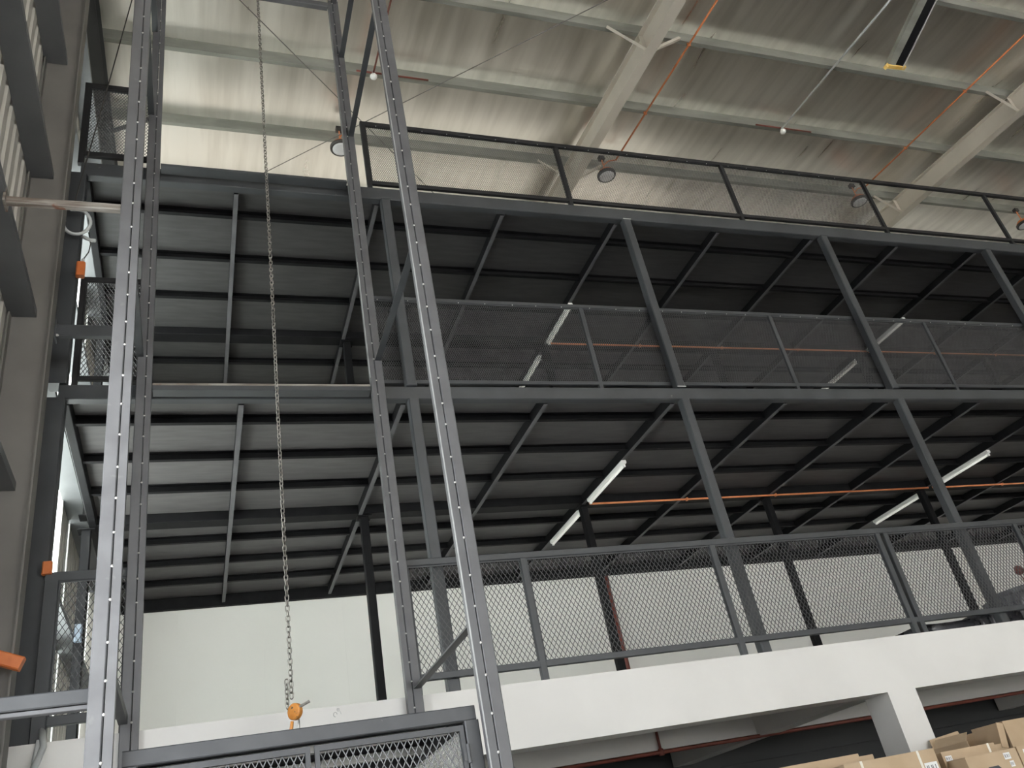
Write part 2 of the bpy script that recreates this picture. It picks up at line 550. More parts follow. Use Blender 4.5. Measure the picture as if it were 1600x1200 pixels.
MB().box(-1.2, 26.5, 9.3, 9.55, 2.53, 2.79).build('inner_beam', 'concrete', slab)
for xc, lab in ((.09, None), (6.235, 'square white concrete column under the floor edge beam, behind the boxes'), (12.38, None)):
    if lab is None:
        continue
    o = MB().box(xc, xc + .345, 6.94, 7.28, 0, B1).build('concrete_column', 'concrete')
    tag(o, lab, 'column')
dw = thing('wall_inner', 'dark partition at the back of the ground floor', None, (8, 11.6, 0), kind='structure')
for i in range(7):
    MB().box(XL, XR, 11.55, 11.6, i * .40 + .004, i * .40 + .396).build('partition_panel', 'darkwall', dw)
MB().box(XL, XR, 11.6, 11.64, 0, 2.79).build('partition_backing', 'darkwall', dw)
sp = thing('sprinkler_pipe', 'dark red pipe under the concrete floor slab', 'pipe', (6, 9.26, 2.5))
MB().pipe((-.5, 9.26, 2.50), (20, 9.26, 2.50), .022).build('main_pipe', 'red', sp, smooth=True)
for xx in (4.93, 11.0):
    MB().pipe((xx, 9.26, 2.50), (xx, 9.26, 2.79), .016).build('riser', 'red', sp, smooth=True)
    MB().lathe((xx, 9.26, 2.50), [(.03, -.035), (.034, -.02), (.034, .02), (.026, .04)], 12).build('tee', 'red', sp)

# ================================================================== MEZZANINE DECKS
BX0, BP = .395, 1.54
BEAMX = [BX0 + BP * k for k in range(0, 17)]
JY = [7.56, 8.32, 9.08, 10.57, 11.33, 12.09]
MX0, MX1 = -1.12, 25.9


def deck(name, label, top, ebot, ybot, jbot, sof, sm):
    d = thing(name, label, 'deck', (10, 10, sof), 'black mezzanine decks')
    # edge beam in two lengths, either side of the hoist opening's landing sill
    MB().bar(((MX0 + MX1) / 2 - (MX1 - MX0) / 2, 7.10, (top + ebot) / 2), (MX1, 7.10, (top + ebot) / 2), .10, top - ebot, c=.008).build('edge_beam', 'black', d)
    MB().bar((MX0 + .04, 7.15, (top + ybot) / 2), (MX0 + .04, YB - .06, (top + ybot) / 2), .08, top - ybot, c=.006).build('side_beam', 'joist', d)
    for bx in BEAMX:
        cb = MB().bar((bx, 7.15, (sof + ybot) / 2), (bx, YB - .06, (sof + ybot) / 2), .046, sof - ybot, c=.004).build('cross_beam', 'joist', d)
        MB().box(bx - .024, bx + .024, 7.151, YB - .06, ybot - .006, ybot - .0005).build('bottom_flange', 'mast', cb)
    for y in JY:
        pr = [(-.025, 0), (.025, 0), (.025, sof - jbot), (-.025, sof - jbot), (-.025, sof - jbot - .008), (.02, sof - jbot - .008), (.02, .006), (-.025, .006)]
        MB().prism((MX1, y, jbot), (MX0 + .08, y, jbot), pr).build('joist', 'joist', d)
    MB().bar((MX0 + .08, 9.93, (sof + ybot + .002) / 2), (MX1, 9.93, (sof + ybot + .002) / 2), .20, sof - ybot - .002, c=.006).build('middle_beam', 'joist', d)
    MB().bar((MX0 + .08, YB - .05, (sof + ybot - .05) / 2), (MX1, YB - .05, (sof + ybot - .05) / 2), .08, sof - ybot + .05, c=.006).build('back_beam', 'joist', d)
    xs = [MX0 + .08] + BEAMX + [MX1]
    ysp = [7.15] + JY[:3] + [9.93] + JY[3:] + [YB - .02]
    for a, b in zip(xs[:-1], xs[1:]):
        for c, e in zip(ysp[:-1], ysp[1:]):
            dz = random.uniform(0, .004)
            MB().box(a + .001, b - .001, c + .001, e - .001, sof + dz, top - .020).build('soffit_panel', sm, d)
    MB().box(MX0, MX1, 7.15, YB - .02, top - .019, top).build('deck_board', 'deckboard', d)
    return d


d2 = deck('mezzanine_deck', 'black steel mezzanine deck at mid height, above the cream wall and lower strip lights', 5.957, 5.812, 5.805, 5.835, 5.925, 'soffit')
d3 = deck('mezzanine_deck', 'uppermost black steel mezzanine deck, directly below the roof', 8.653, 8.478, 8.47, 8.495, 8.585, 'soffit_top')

# landing sills in the hoist opening
for z0, z1, yy, lab in ((5.775, 5.850, 6.93, 'worn steel landing sill in the hoist opening at the middle deck'),
                        (8.515, 8.548, 6.95, 'dark steel landing sill in the hoist opening at the top deck')):
    s = thing('landing_sill', lab, 'sill', (.6, yy, z0), 'hoist landing sills')
    MB().bar((-.36, yy, (z0 + z1) / 2 + .01), (1.565, yy, (z0 + z1) / 2 + .01), .13, z1 - z0 - .02, c=.006).build('channel', 'black', s)
    MB().bar((-.36, yy - .05, z1 + .001), (1.56, yy - .05, z1 + .001), .04, .022, c=.004).build('lip', 'rust' if yy < 6.94 else 'black', s)

# box columns of the mezzanine
COLX = [1.964 + 3.107 * k for k in range(0, 7)]
ordn = ['first', 'second', 'third', 'fourth', 'fifth', 'sixth', 'seventh']
for k, cx in enumerate(COLX[:6]):
    lab = ['black box column at the mezzanine edge right behind the hoist mast',
           'black box column at the mezzanine edge, next right from the hoist mast',
           'black box column at the mezzanine edge, third from the hoist mast',
           'black box column at the mezzanine edge beside the right picture border',
           'black box column at the mezzanine edge beyond the right border',
           'black box column at the far right end of the mezzanine edge'][k]
    c = thing('mezzanine_column', lab, 'column', (cx + .055, 7.10, F1), 'mezzanine edge columns')
    for z0, z1 in ((F1 + .012, 5.812), (5.957, 8.478)):
        MB().bar((cx + .055, 7.085, z0), (cx + .055, 7.085, z1), .105, .105, up=(0, 1, 0), c=.010).build('shaft', 'black', c)
    MB().box(cx - .03, cx + .14, 7.01, 7.17, F1, F1 + .012).build('base_plate', 'black', c)
    for zz in (5.965, 8.47):
        MB().tube([(cx + .0, 7.028, zz), (cx + .11, 7.028, zz)], .005, 6).build('weld', 'weld' if k == 1 else 'black', c)
for k, cx in enumerate([-1.19] + [1.95 + 3.045 * j for j in range(6)]):
    for lv, (z0, z1) in (('lower', (F1, 5.797)), ('upper', (5.957, 8.462))):
        lab = 'black inner column on the %s mezzanine storey, %s from the hoist mast' % ({'lower': 'cream-walled first', 'upper': 'middle'}[lv], ordn[k - 1])
        if k == 0:
            lab = 'black inner column beside the gable wall on the %s storey' % {'lower': 'cream-walled first', 'upper': 'middle'}[lv]
        c = thing('inner_column', lab, 'column', (cx + .04, 9.95, z0), 'inner columns of the %s storey' % lv)
        MB().bar((cx + .04, 9.95, z0 + .01), (cx + .04, 9.95, z1 - .01), .10, .10, up=(0, 1, 0), c=.008).build('shaft', 'joist', c)
        MB().box(cx - .05, cx + .13, 9.86, 10.04, z0, z0 + .01).build('base_plate', 'joist', c)
        MB().box(cx - .05, cx + .13, 9.86, 10.04, z1 - .01, z1).build('cap_plate', 'joist', c)
cc = thing('corner_column', 'black corner column of the mezzanine, tight behind the grey wall column', 'column', (-1.13, 7.1, F1))
MB().bar((-1.135, 7.10, F1 + .01), (-1.135, 7.10, 5.812), .15, .15, up=(0, 1, 0), c=.01).build('shaft', 'black', cc)
MB().bar((-1.135, 7.10, 5.957), (-1.135, 7.10, 8.478), .15, .15, up=(0, 1, 0), c=.01).build('shaft', 'black', cc)
MB().box(-1.2, -1.03, 7.0, 7.19, F1, F1 + .01).build('base_plate', 'black', cc)
tb = thing('tie_bar', 'black tie bar between grey wall column and hoist mast at the middle railing', 'bar', (-.8, 6.45, 6.08))
MB().bar((-1.085, 6.45, 6.10), (-.50, 6.45, 6.10), .06, .11, c=.008).build('bar', 'black', tb)
MB().box(-1.09, -1.078, 6.40, 6.52, 6.02, 6.19).build('end_plate', 'black', tb)
MB().lathe((-1.078, 6.43, 6.05), [(.012, 0), (.012, .012), (.006, .02)], 6, (1, 0, 0)).build('bolt', 'weld', tb)


# ================================================================== RAILINGS
def railing(name, label, y, ztop, zbot, xs, zbase, m='black', tw=.05, pw_=.055, mesh=None, dbl=(), skip_mesh=(), x_end=None, th=None, pmat=None, clips=True):
    r = thing(name, label, 'railing', (xs[0], y, zbase), 'mezzanine mesh railings')
    x_end = x_end or xs[-1]
    th = th or tw
    MB().bar((xs[0] - pw_ / 2, y, ztop - th / 2), (x_end, y, ztop - th / 2), tw, th, c=.006).build('top_rail', m, r)
    MB().bar((xs[0] - pw_ / 2, y, zbot), (x_end, y, zbot), tw * .9, th * .9, c=.005).build('bottom_rail', m, r)
    for px in xs:
        MB().bar((px, y, zbase), (px, y, ztop - th), pw_, pw_ * .9, up=(0, 1, 0), c=.006).build('post', pmat or m, r)
    if clips:
        edges = list(xs)
    allx = list(xs)
    if x_end > xs[-1] + .1:
        allx.append(x_end)
    for i, (a, b) in enumerate(zip(allx[:-1], allx[1:])):
        if b - a < .35:
            continue
        if mesh and i not in skip_mesh:
            w, h, t, dp = mesh
            diamond('mesh_panel', 'meshsteel', r, a + pw_ / 2, b - pw_ / 2, zbot + th * .45, ztop - th, y + .004, w, h, t, dp)
            # thin angle frame holding the mesh
            fz0, fz1, fx0, fx1 = zbot + th * .45, ztop - th, a + pw_ / 2, b - pw_ / 2
            MB().box(fx0, fx1, y - .012, y - .006, fz1 - .012, fz1).build('mesh_frame', m, r)
            MB().box(fx0, fx0 + .012, y - .012, y - .006, fz0, fz1 - .012).build('mesh_frame', m, r)
            if clips:
                q = MB()
                n = int((fx1 - fx0) / .31)
                for j in range(n):
                    xx = fx0 + .12 + j * .31 + random.uniform(-.03, .03)
                    q.lathe((xx, y - .015, fz1 + .001), [(.001, 0), (.006, .003), (.005, .008)], 6, (0, -1, 0))
                q.build('weld_bead', 'weld', r, kind='stuff')
    return r


railing('mesh_railing', 'lower diamond mesh railing standing on the white concrete edge beam', 6.995, 4.128, 3.118,
        [1.70, 2.81, 4.83, 6.93, 7.035, 8.97, 11.0, 13.0], F1, mesh=(.045, .072, .0052, .005), tw=.05, th=.062, pw_=.062, clips=False)
railing('mesh_railing', 'fine mesh railing along the middle mezzanine deck', 7.185, 7.168, 6.085,
        [1.66, 4.20, 6.86, 9.43, 12.0, 14.6], 5.957, mesh=(.0245, .047, .0055, .004), tw=.045, th=.05, pw_=.05)
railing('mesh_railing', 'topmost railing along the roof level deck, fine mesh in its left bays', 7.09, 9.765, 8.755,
        [1.87, 4.42, 6.99, 9.53, 12.05, 14.6], 8.653, m='black_shaded', mesh=(.0245, .047, .0035, .003), tw=.05, th=.062, pw_=.055, skip_mesh=(3, 4))
railing('mesh_railing', 'short lower mesh railing left of the hoist mast', 6.995, 4.22, 3.12,
        [-1.02, -.455], F1, mesh=(.045, .072, .0052, .005), tw=.05, th=.075, pw_=.10, clips=False)
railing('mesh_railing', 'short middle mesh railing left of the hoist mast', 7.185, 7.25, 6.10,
        [-1.02, -.455], 5.957, m='black_shaded', mesh=(.034, .060, .0055, .005), tw=.045, th=.05, pw_=.05, clips=False)
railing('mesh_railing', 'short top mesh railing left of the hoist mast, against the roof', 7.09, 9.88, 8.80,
        [-1.13, -.44], 8.653, m='black_shaded', mesh=(.030, .050, .0045, .004), tw=.05, th=.075, pw_=.06, clips=False)

# ================================================================== HOIST MAST
YN, YFAR = 4.86, 6.84
XLI_N, XLI_F, XRI_N, XRI_F = -.376, -.366, 1.544, 1.571
mast = thing('hoist_mast', 'four charcoal steel guide columns of the goods hoist with cross ties', 'hoist mast', (.6, 5.85, 0))
MT = 11.72
for (xi, yy, s_) in ((XLI_N, YN, -1), (XRI_N, YN, 1), (XLI_F, YFAR, -1), (XRI_F, YFAR, 1)):
    near = yy < 5
    h0 = 0
    # outer box tube and inner guide channel with a slit between them
    xo = xi + s_ * (.045 + .006 + .0375)
    MB().bar((xo, yy + .0375, h0), (xo, yy + .0375, MT), .075, .075, up=(0, 1, 0), c=.006).build('guide_tube', 'mast_lit' if near and s_ < 0 else 'mast', mast)
    xg = xi + s_ * .0225
    g = .0225
    prf = [(-g, -.0375), (g, -.0375), (g, .0375), (-g, .0375), (-g, .0325), (g - .006, .0325), (g - .006, -.0325), (-g, -.0325)]
    if s_ < 0:
        prf = [(-a, b) for a, b in prf]
    MB().prism((xg, yy + .0375, h0), (xg, yy + .0375, MT), [(a, b) for a, b in prf], up=(0, 1, 0)).build('guide_channel', 'mast_lit' if near and s_ < 0 else 'mast', mast)
    q = MB()
    z = 1.2
    while z < MT:
        q.lathe((xi + s_ * .048, yy + .004, z + random.uniform(-.03, .03)), [(.0075, 0), (.0085, .004), (.005, .009), (.001, .011)], 7, (0, -1, 0))
        z += .205
    q.build('tack_weld', 'weld', mast, kind='stuff', label='pale tack welds dotted along the seam')
    if s_ > 0:
        za_, zb_ = (.3, MT) if near else (5.93, 7.35)
        MB().box(xi - .0045, xi - .0005, yy + .002, yy + .020, za_, zb_).build('guide_strip', 'rubbed', mast, label='bright guide edge, painted light on the near column, rubbed on the far one')  # near strip paints light on the inner face; far one is worn steel
for zt in (3.04, 6.15, 9.25, 10.63):
    for xx in (1.658, -.47):
        p = [(-.03, -.03), (.03, -.03), (.03, .03), (.024, .03), (.024, -.024), (-.03, -.024)]
        MB().prism((xx, YN + .07, zt), (xx, YFAR + .01, zt), p).build('side_tie', 'black', mast)  # ties painted darker to stand for the weaker light up the mast
for yy, zt in ((YFAR + .03, 11.62), (YN + .03, 11.62)):
    MB().bar((-.37, yy, zt), (1.56, yy, zt), .07, .09, c=.006).build('head_beam', 'mast', mast)
MB().bar((.592, YN, 11.70), (.592, YFAR + .07, 11.70), .08, .12, c=.008).build('lifting_beam', 'mast', mast)
for s_ in (-1, 1):
    MB().bar(((1.64 if s_ > 0 else -.46), YN, 11.70), ((1.64 if s_ > 0 else -.46), YFAR + .07, 11.70), .07, .07, c=.008).build('side_beam', 'mast', mast)
# stays from the mast back to the wall
st = thing('wall_stay', 'worn rusty steel stay from the wall girt to the near left mast tube', 'bar', (-.8, 4.92, 6.1))
MB().bar((-1.21, 4.92, 6.095), (-.505, 4.92, 6.095), .05, .055, c=.006).build('angle_bar', 'rust', st)
MB().box(-1.22, -1.205, 4.86, 4.98, 6.05, 6.16).build('wall_plate', 'rust', st)
st = thing('wall_stay', 'flat charcoal steel stay low at the left, from wall to mast', 'bar', (-.9, 4.92, 2.77))
MB().bar((-1.21, 4.92, 2.772), (-.505, 4.92, 2.772), .05, .075, c=.006).build('bar', 'cage', st)
MB().bar((-1.21, 4.925, 2.718), (-.505, 4.925, 2.718), .05, .022, c=.003).build('lower_angle', 'mast', st)

# ------------------------------------------------------------------ hoist cage
CY0, CY1, CZ = 4.97, 6.66, 2.495
CX0, CX1 = -.338, 1.528
cg = thing('hoist_cage', 'charcoal goods hoist cage with wire mesh doors at the bottom of the mast', 'hoist cage', (.6, 5.8, .15))
MB().bar((CX0, CY0 + .03, CZ - .04), (CX1, CY0 + .03, CZ - .04), .06, .08, c=.006).build('front_top_bar', 'cage', cg)
MB().bar((CX0, CY1 - .03, CZ - .04), (CX1, CY1 - .03, CZ - .04), .06, .08, c=.006).build('rear_top_bar', 'cage', cg)
for xx in (CX0 + .03, CX1 - .03):
    MB().bar((xx, CY0 + .06, CZ - .04), (xx, CY1 - .06, CZ - .04), .06, .08, c=.006).build('side_top_bar', 'cage', cg)
    for yy in (CY0 + .03, CY1 - .03):
        MB().bar((xx + (.0 if xx < .5 else -.0), yy, .15), (xx, yy, CZ - .08), .06 if yy > 6 else .085, .06, up=(0, 1, 0), c=.006).build('corner_post', 'cage', cg)
    MB().bar((xx, CY0, .19), (xx, CY1, .19), .06, .08, c=.006).build('side_bottom_bar', 'cage', cg)
    diamond('side_mesh', 'white' if xx > .5 else 'cagemesh', cg, CY0 + .07, CY1 - .07, .24, CZ - .09, xx, .034, .05, .006, .006, axis='y')
MB().box(CX0, CX1, CY0, CY1, .15, .165).build('floor_plate', 'black', cg)
MB().box(CX0 + .03, CX1 - .03, CY0 + .06, CY1 - .06, CZ - .012, CZ - .004).build('roof_plate', 'joist', cg)
for yy in (5.45, 6.1):
    MB().bar((CX0 + .06, yy, CZ - .045), (CX1 - .06, yy, CZ - .045), .05, .05, c=.005).build('roof_bar', 'weld', cg)
MB().bar((.45, 5.86, CZ + .02), (.74, 5.86, CZ + .02), .08, .05, c=.006).build('lifting_lug', 'cage', cg)
MB().bar((CX0 + .06, 6.60, 1.9), (CX1 - .06, 6.60, 1.9), .04, .05, c=.005).build('rear_bar', 'cage', cg)
xm = .597
for side in (0, 1):
    a, b = (CX0 + .082, xm - .012) if side == 0 else (xm + .012, CX1 - .082)
    z0, z1 = .25, CZ - .10
    dr = MB()
    dr.box(a, b, CY0 + .005, CY0 + .035, z1 - .03, z1)
    dr.box(a, b, CY0 + .005, CY0 + .035, z0, z0 + .03)
    dr.box(a, a + .025, CY0 + .005, CY0 + .035, z0 + .03, z1 - .03)
    dr.box(b - .025, b, CY0 + .005, CY0 + .035, z0 + .03, z1 - .03)
    door = dr.build('door', 'cage', cg)
    diamond('door_mesh', 'cagemesh', door, a + .025, b - .025, z0 + .03, z1 - .03, CY0 + .028, .040, .075, .006, .005)
    hx = a - .008 if side == 0 else b + .008
    for hz in (2.24, 1.2, .5):
        h = MB().pipe((hx, CY0 - .004, hz - .05), (hx, CY0 - .004, hz + .05), .011)
        h.box(hx - .03, hx + .03, CY0 - .003, CY0 + .004, hz - .035, hz + .035)
        h.build('hinge', 'cage', door)

# ------------------------------------------------------------------ chain hoist
HX, HY = .592, 5.86
ch = thing('chain_hoist', 'long zinc lifting chain with orange hook block hanging above the hoist cage', 'chain hoist', (HX, HY, 2.56))


def links(x, y, z0, z1, pitch, wd, r, ph=0):
    q = MB()
    z = z0
    i = 0
    while z < z1:
        pts = []
        L = pitch / 2 + r
        for k in range(12):
            t = 2 * math.pi * k / 12
            a = math.cos(t) * wd / 2
            b = math.sin(t) * wd / 2 + (L - wd / 2 if math.sin(t) >= 0 else -(L - wd / 2))
            ang = math.pi / 4 * (1 if (i + ph) % 2 else -1) + .25 * math.sin(z * 2.2)
            pts.append((x + a * math.cos(ang), y + a * math.sin(ang), z + b))
        q.tube(pts, r, 5, closed=True)
        z += pitch
        i += 1
    return q


links(HX, HY, 2.86, 11.62, .036, .027, .0042).build('load_chain', 'chain', ch, smooth=True, kind='stuff')
links(HX - .028, HY + .01, 2.80, 2.97, .030, .024, .0042, 1).build('slack_chain', 'chain', ch, smooth=True, kind='stuff')
MB().lathe((HX - .004, HY - .03, 2.755), [(.02, 0), (.045, .004), (.052, .012), (.052, .040), (.045, .048), (.02, .052)], 22, (.75, .66, 0)).build('hook_block', 'hookorange', ch, smooth=False)
MB().pipe((HX + .03, HY - .045, 2.77), (HX + .105, HY - .06, 2.80), .009).build('block_pin', 'chain', ch)
pts = [(HX - .005, HY, 2.70), (HX - .01, HY, 2.665)]
for k in range(9):
    t = math.pi * (.95 - k / 8 * 1.35)
    pts.append((HX - .0 + .038 * math.cos(t + .4), HY, 2.615 - .04 + .045 * math.sin(t + .4)))
MB().tube(pts, .011, 8).build('hook', 'hookorange', ch, smooth=True)
MB().tube([(HX + .035, HY, 2.72), (HX + .036, HY, 2.66), (HX + .02, HY, 2.60)], .007, 6).build('latch', 'chain', ch)
MB().box(HX - .035, HX + .035, HY - .05, HY + .05, 11.56, 11.64).build('trolley_bracket', 'mast', ch)

# ================================================================== LIGHTS AND SERVICES
UFO = [(2.12, 9.50, 'round orange capped high bay lamp by the hoist mast, leftmost of the row'),
       (6.80, 9.50, 'round orange capped high bay lamp beside the middle rafter'),
       (12.45, 9.50, 'round orange capped high bay lamp left of the right rafter'),
       (17.25, 9.70, 'round orange capped high bay lamp cut by the right picture border')]
for x, y, lab in UFO:
    z = roofz(y) - .48
    u = thing('high_bay_lamp', lab, 'lamp', (x, y, z), 'high bay lamps under the roof')
    ax = (.0, 0, 1)
    MB().lathe((x, y, z), [(.158, 0), (.168, .012), (.168, .05), (.150, .062)], 32).build('rim', 'housing', u, smooth=False)
    MB().lathe((x, y, z - .004), [(.02, -.006), (.09, -.005), (.132, 0), (.132, .006)], 32).build('lens', 'lens', u, smooth=True)
    MB().lathe((x, y, z + .06), [(.145, 0), (.140, .03), (.10, .075), (.05, .085)], 28).build('heat_sink', 'orangebox', u, smooth=False)
    MB().pipe((x, y, z + .14), (x, y, roofz(y)), .012).build('drop_rod', 'orange', u)
    MB().box(x - .05, x + .05, y - .04, y + .04, roofz(y) - .08, roofz(y)).build('driver_box', 'housing', u)
for x, y0, y1, lab in ((2.30, 5.0, 9.5, 'orange conduit running along the roof behind the hoist mast'),
                       (7.10, 4.6, 9.5, 'thin orange conduit along the roof beside the middle rafter'),
                       (12.79, 4.0, 9.5, 'long bright orange conduit along the roof left of the right rafter')):
    c = thing('roof_conduit', lab, 'conduit', (x, y0, roofz(y0)), 'orange roof conduits')
    MB().pipe((x, y0, roofz(y0) - .03), (x, y1, roofz(y1) - .03), .016).build('conduit', 'orange', c, smooth=True)
    xe = min(UFO, key=lambda q: abs(q[0] - x))[0]
    MB().tube([(x, y1, roofz(y1) - .03), ((x + xe) / 2, y1 + .02, roofz(y1) - .06), (xe + .01, y1, roofz(y1) - .20)], .012, 8).build('bend', 'orange', c, smooth=True)
    for k in range(0, 3):
        y = PY0 + PP * k
        if y0 < y < y1:
            MB().box(x - .025, x + .025, y - .012, y + .012, roofz(y) - .05, roofz(y)).build('saddle', 'orange', c)
# smoke detectors with their conduits
for x, lab, xa, xb in ((2.45, 'white smoke detector on red pipe above the hoist mast', 2.2, 3.3), (9.85, 'white smoke detector on the roof right of the middle rafter', 9.3, 10.5)):
    y = PY0 + PP - .05
    z = roofz(y)
    s = thing('smoke_detector', lab, 'detector', (x, y, z - .1), 'roof smoke detectors')
    MB().lathe((x, y - .02, z - .115), [(.012, -.028), (.036, -.024), (.052, 0), (.055, .02), (.040, .05), (.025, .06), (.02, .10)], 20).build('head', 'white', s, smooth=True)
    MB().pipe((xa, y - .02, z - .015), (xb, y - .02, z - .015), .014).build('red_pipe', 'red', s, smooth=True)
    if x > 5:
        MB().pipe((x - .02, y - .02, z - .05), (x - .02, 4.2, roofz(4.2) - .05), .017).build('conduit', 'pvc', s, smooth=True)
    else:
        MB().pipe((x, y - .02, z - .04), (x, 4.2, roofz(4.2) - .04), .014).build('conduit', 'red', s, smooth=True)
# roof bracing rods
for p, q, lab in (((-.55, 6.05, 0), (3.95, 10.6, 0), 'thin roof bracing rod falling from top left to the top railing'),
                  ((5.9, 5.55, 0), (.95, 10.5, 0), 'thin roof bracing rod rising from the chain to the top right')):
    a = (p[0], p[1], roofz(p[1]) - .3)
    b = (q[0], q[1], roofz(q[1]) - .3)
    o = MB().tube([a, b], .007, 6).build('bracing_rod', 'wire')
    tag(o, lab, 'rod', 'roof bracing rods')

# strip lights on the soffits
BAT = [(5.02, 8.52, 9.68, 5.797, 'strip light under the middle deck near the second edge column, front one of the pair'),
       (5.02, 10.02, 11.18, 5.797, 'strip light under the middle deck near the second edge column, rear one of the pair'),
       (11.18, 8.52, 9.68, 5.797, 'strip light under the middle deck near the right border, front one of the pair'),
       (11.18, 10.05, 11.20, 5.797, 'strip light under the middle deck near the right border, rear one of the pair'),
       (5.02, 8.80, 9.76, 8.462, 'strip light under the top deck behind the fine mesh, nearer front one left'),
       (5.02, 10.15, 11.3, 8.462, 'strip light under the top deck behind the fine mesh, rear one left'),
       (11.18, 8.80, 9.76, 8.462, 'strip light under the top deck right of the third edge column, front one'),
       (11.18, 10.08, 11.2, 8.462, 'strip light under the top deck left of the third edge column, rear one')]
for x, y0, y1, z, lab in BAT:
    b = thing('strip_light', lab, 'strip light', (x, y0, z), 'strip lights under the mezzanine decks')
    MB().prism((x, y0, z - .05), (x, y1, z - .05), [(-.03, .05), (-.034, .02), (-.022, .0), (.022, .0), (.034, .02), (.03, .05)]).build('batten', 'white', b)
    MB().pipe((x, y0 + .03, z - .068), (x, y1 - .03, z - .068), .015).build('tube', 'tube', b, smooth=True)
    for yy in (y0 + .015, y1 - .035):
        MB().box(x - .016, x + .016, yy, yy + .02, z - .085, z - .05).build('lamp_holder', 'white', b)
for x0, x1, z, lab in ((5.08, 25, 8.44, 'orange conduit under the top deck behind the fine mesh'),
                       (5.08, 11.15, 5.775, 'orange conduit under the middle deck between the strip lights'),
                       (11.25, 25, 5.775, 'orange conduit under the middle deck at the right border')):
    c = thing('soffit_conduit', lab, 'conduit', (x0, 9.87, z), 'orange soffit conduits')
    MB().pipe((x0, 9.80, z), (x1, 9.80, z), .014).build('conduit', 'orange', c, smooth=True)
    MB().pipe((x0, 9.80, z - .0), (x0, 9.80, z + .02), .012).build('drop', 'orange', c, smooth=True)
    n = int((x1 - x0) / 1.54)
    for k in range(1, n):
        xx = x0 + k * 1.54
        MB().box(xx - .012, xx + .012, 9.78, 9.82, z - .02, z + .02).build('saddle', 'orange', c)
o = MB().pipe((6.62, 12.86, F1), (6.62, 12.86, 5.72), .045).build('wall_pipe', 'red', smooth=True)
tag(o, 'dark red upright pipe on the cream wall behind the lower mesh railing', 'pipe')
o = MB().pipe((15.05, 12.86, F1), (15.05, 12.86, 5.72), .04).build('wall_pipe', 'red', smooth=True)
tag(o, 'red upright pipe on the cream wall at right, partly hidden by a black column', 'pipe')
bl = thing('alarm_bell', 'small red alarm bell at the right border behind the lower railing', 'bell', (16.1, YB, 5.1))
MB().lathe((16.1, YB, 5.16), [(.10, 0), (.10, .03), (.085, .07), (.03, .095)], 20, (0, -1, 0)).build('gong', 'red', bl, smooth=True)
MB().tube([(16.1, YB - .02, 5.08), (16.16, YB - .02, 4.8), (16.25, YB - .02, 4.3)], .01, 6).build('cable', 'red', bl)

# yellow tipped arm hanging below the roof
ar = thing('roof_boom', 'grey steel arm with yellow end bar slanting down from the roof at top right', 'boom', (9.0, 5.4, 10.1))
P0 = Vector((9.07, 5.45, 10.23))
dv = Vector((0, -1, .35)).normalized()
P1 = P0 + dv * 2.6
MB().prism(P0, P1, [(.13, -.01), (.01, -.01), (.01, .06), (.13, .06)]).build('arm_channel', 'purlin', ar)
MB().prism(P0, P1, [(.009, .0), (-.13, .0), (-.13, .05), (.009, .05)]).build('dark_channel', 'joist', ar)
MB().prism(P0, P1, [(-.131, -.012), (-.145, -.012), (-.145, .05), (-.131, .05)]).build('edge_strip', 'weld', ar)
q = MB()
q.prism(P0 + Vector((-.14, -.0, -.0)), P0 + Vector((.19, 0, .03)), [(-.02, -.03), (.03, -.03), (.03, .025), (-.02, .025)])
q.prism(P0 + Vector((-.22, -.02, -.085)), P0 + Vector((-.14, 0, .0)), [(-.02, -.022), (.025, -.022), (.025, .022), (-.02, .022)])
q.build('end_bar', 'yellow', ar)
MB().tube([P1, P1 + Vector((0, 0, roofz(P1.y) - P1.z + .05))], .02, 8).build('hanger', 'purlin', ar)

# ================================================================== SMALL THINGS AT THE LEFT
hs = thing('conduit_ring', 'looped grey plastic conduit between wall column and mast below the rusty stay', 'conduit', (-1.08, 6.9, 7.7))
cx_, cz_ = -.1573 * 6.92, 1.6 + .886 * 6.92
pts = []
for k in range(22):
    t = math.radians(110 - k * 14.5)
    pts.append((cx_ + .118 * math.cos(t), 6.92 + .002 * k, cz_ + .145 * math.sin(t)))
MB().tube(pts, .016, 8).build('loop', 'pvc', hs, smooth=True)
MB().pipe((pts[0][0] - .01, 6.92, pts[0][2]), (pts[0][0] - .02, 6.92, pts[0][2] + .07), .022).build('coupler', 'pvc', hs)
MB().tube([(cx_ + .06, 6.96, cz_ - .16), (cx_ + .12, 6.97, cz_ - .19), (cx_ + .17, 6.96, cz_ - .20)], .018, 8).build('tail', 'pvc', hs, smooth=True)
ob = thing('junction_box', 'small orange junction box on the corner column above the middle railing', 'junction box', (-1.02, 6.98, 7.17))
MB().bar((-1.025, 6.98, 7.10), (-1.025, 6.98, 7.26), .075, .06, up=(0, 1, 0), c=.012).build('box', 'orangebox', ob)
MB().pipe((-1.02, 6.98, 7.26), (-1.01, 6.98, 7.31), .014).build('gland', 'pvc', ob)
MB().tube([(-1.01, 6.98, 7.31), (-.97, 6.98, 7.40), (-.96, 6.98, 7.5), (-.98, 6.95, 7.62)], .006, 6).build('cable', 'housing', ob, smooth=True)
o = MB().bar((-1.21, 6.12, 3.375), (-1.02, 6.12, 3.30), .07, .085, c=.008).build('orange_bracket', 'orangebox')
tag(o, 'orange painted steel bracket end at the left border', 'bracket')
o = MB().bar((-1.06, 6.97, 4.20), (-1.06, 6.97, 4.30), .07, .05, up=(0, 1, 0), c=.01).build('orange_bracket', 'orangebox')
tag(o, 'small orange bracket on the short lower railing by the bright light strip', 'bracket')
hz = thing('conduit_hose', 'grey flexible conduit curving over the concrete edge in the lower left corner', 'conduit', (-1.1, 6.5, 2.6))
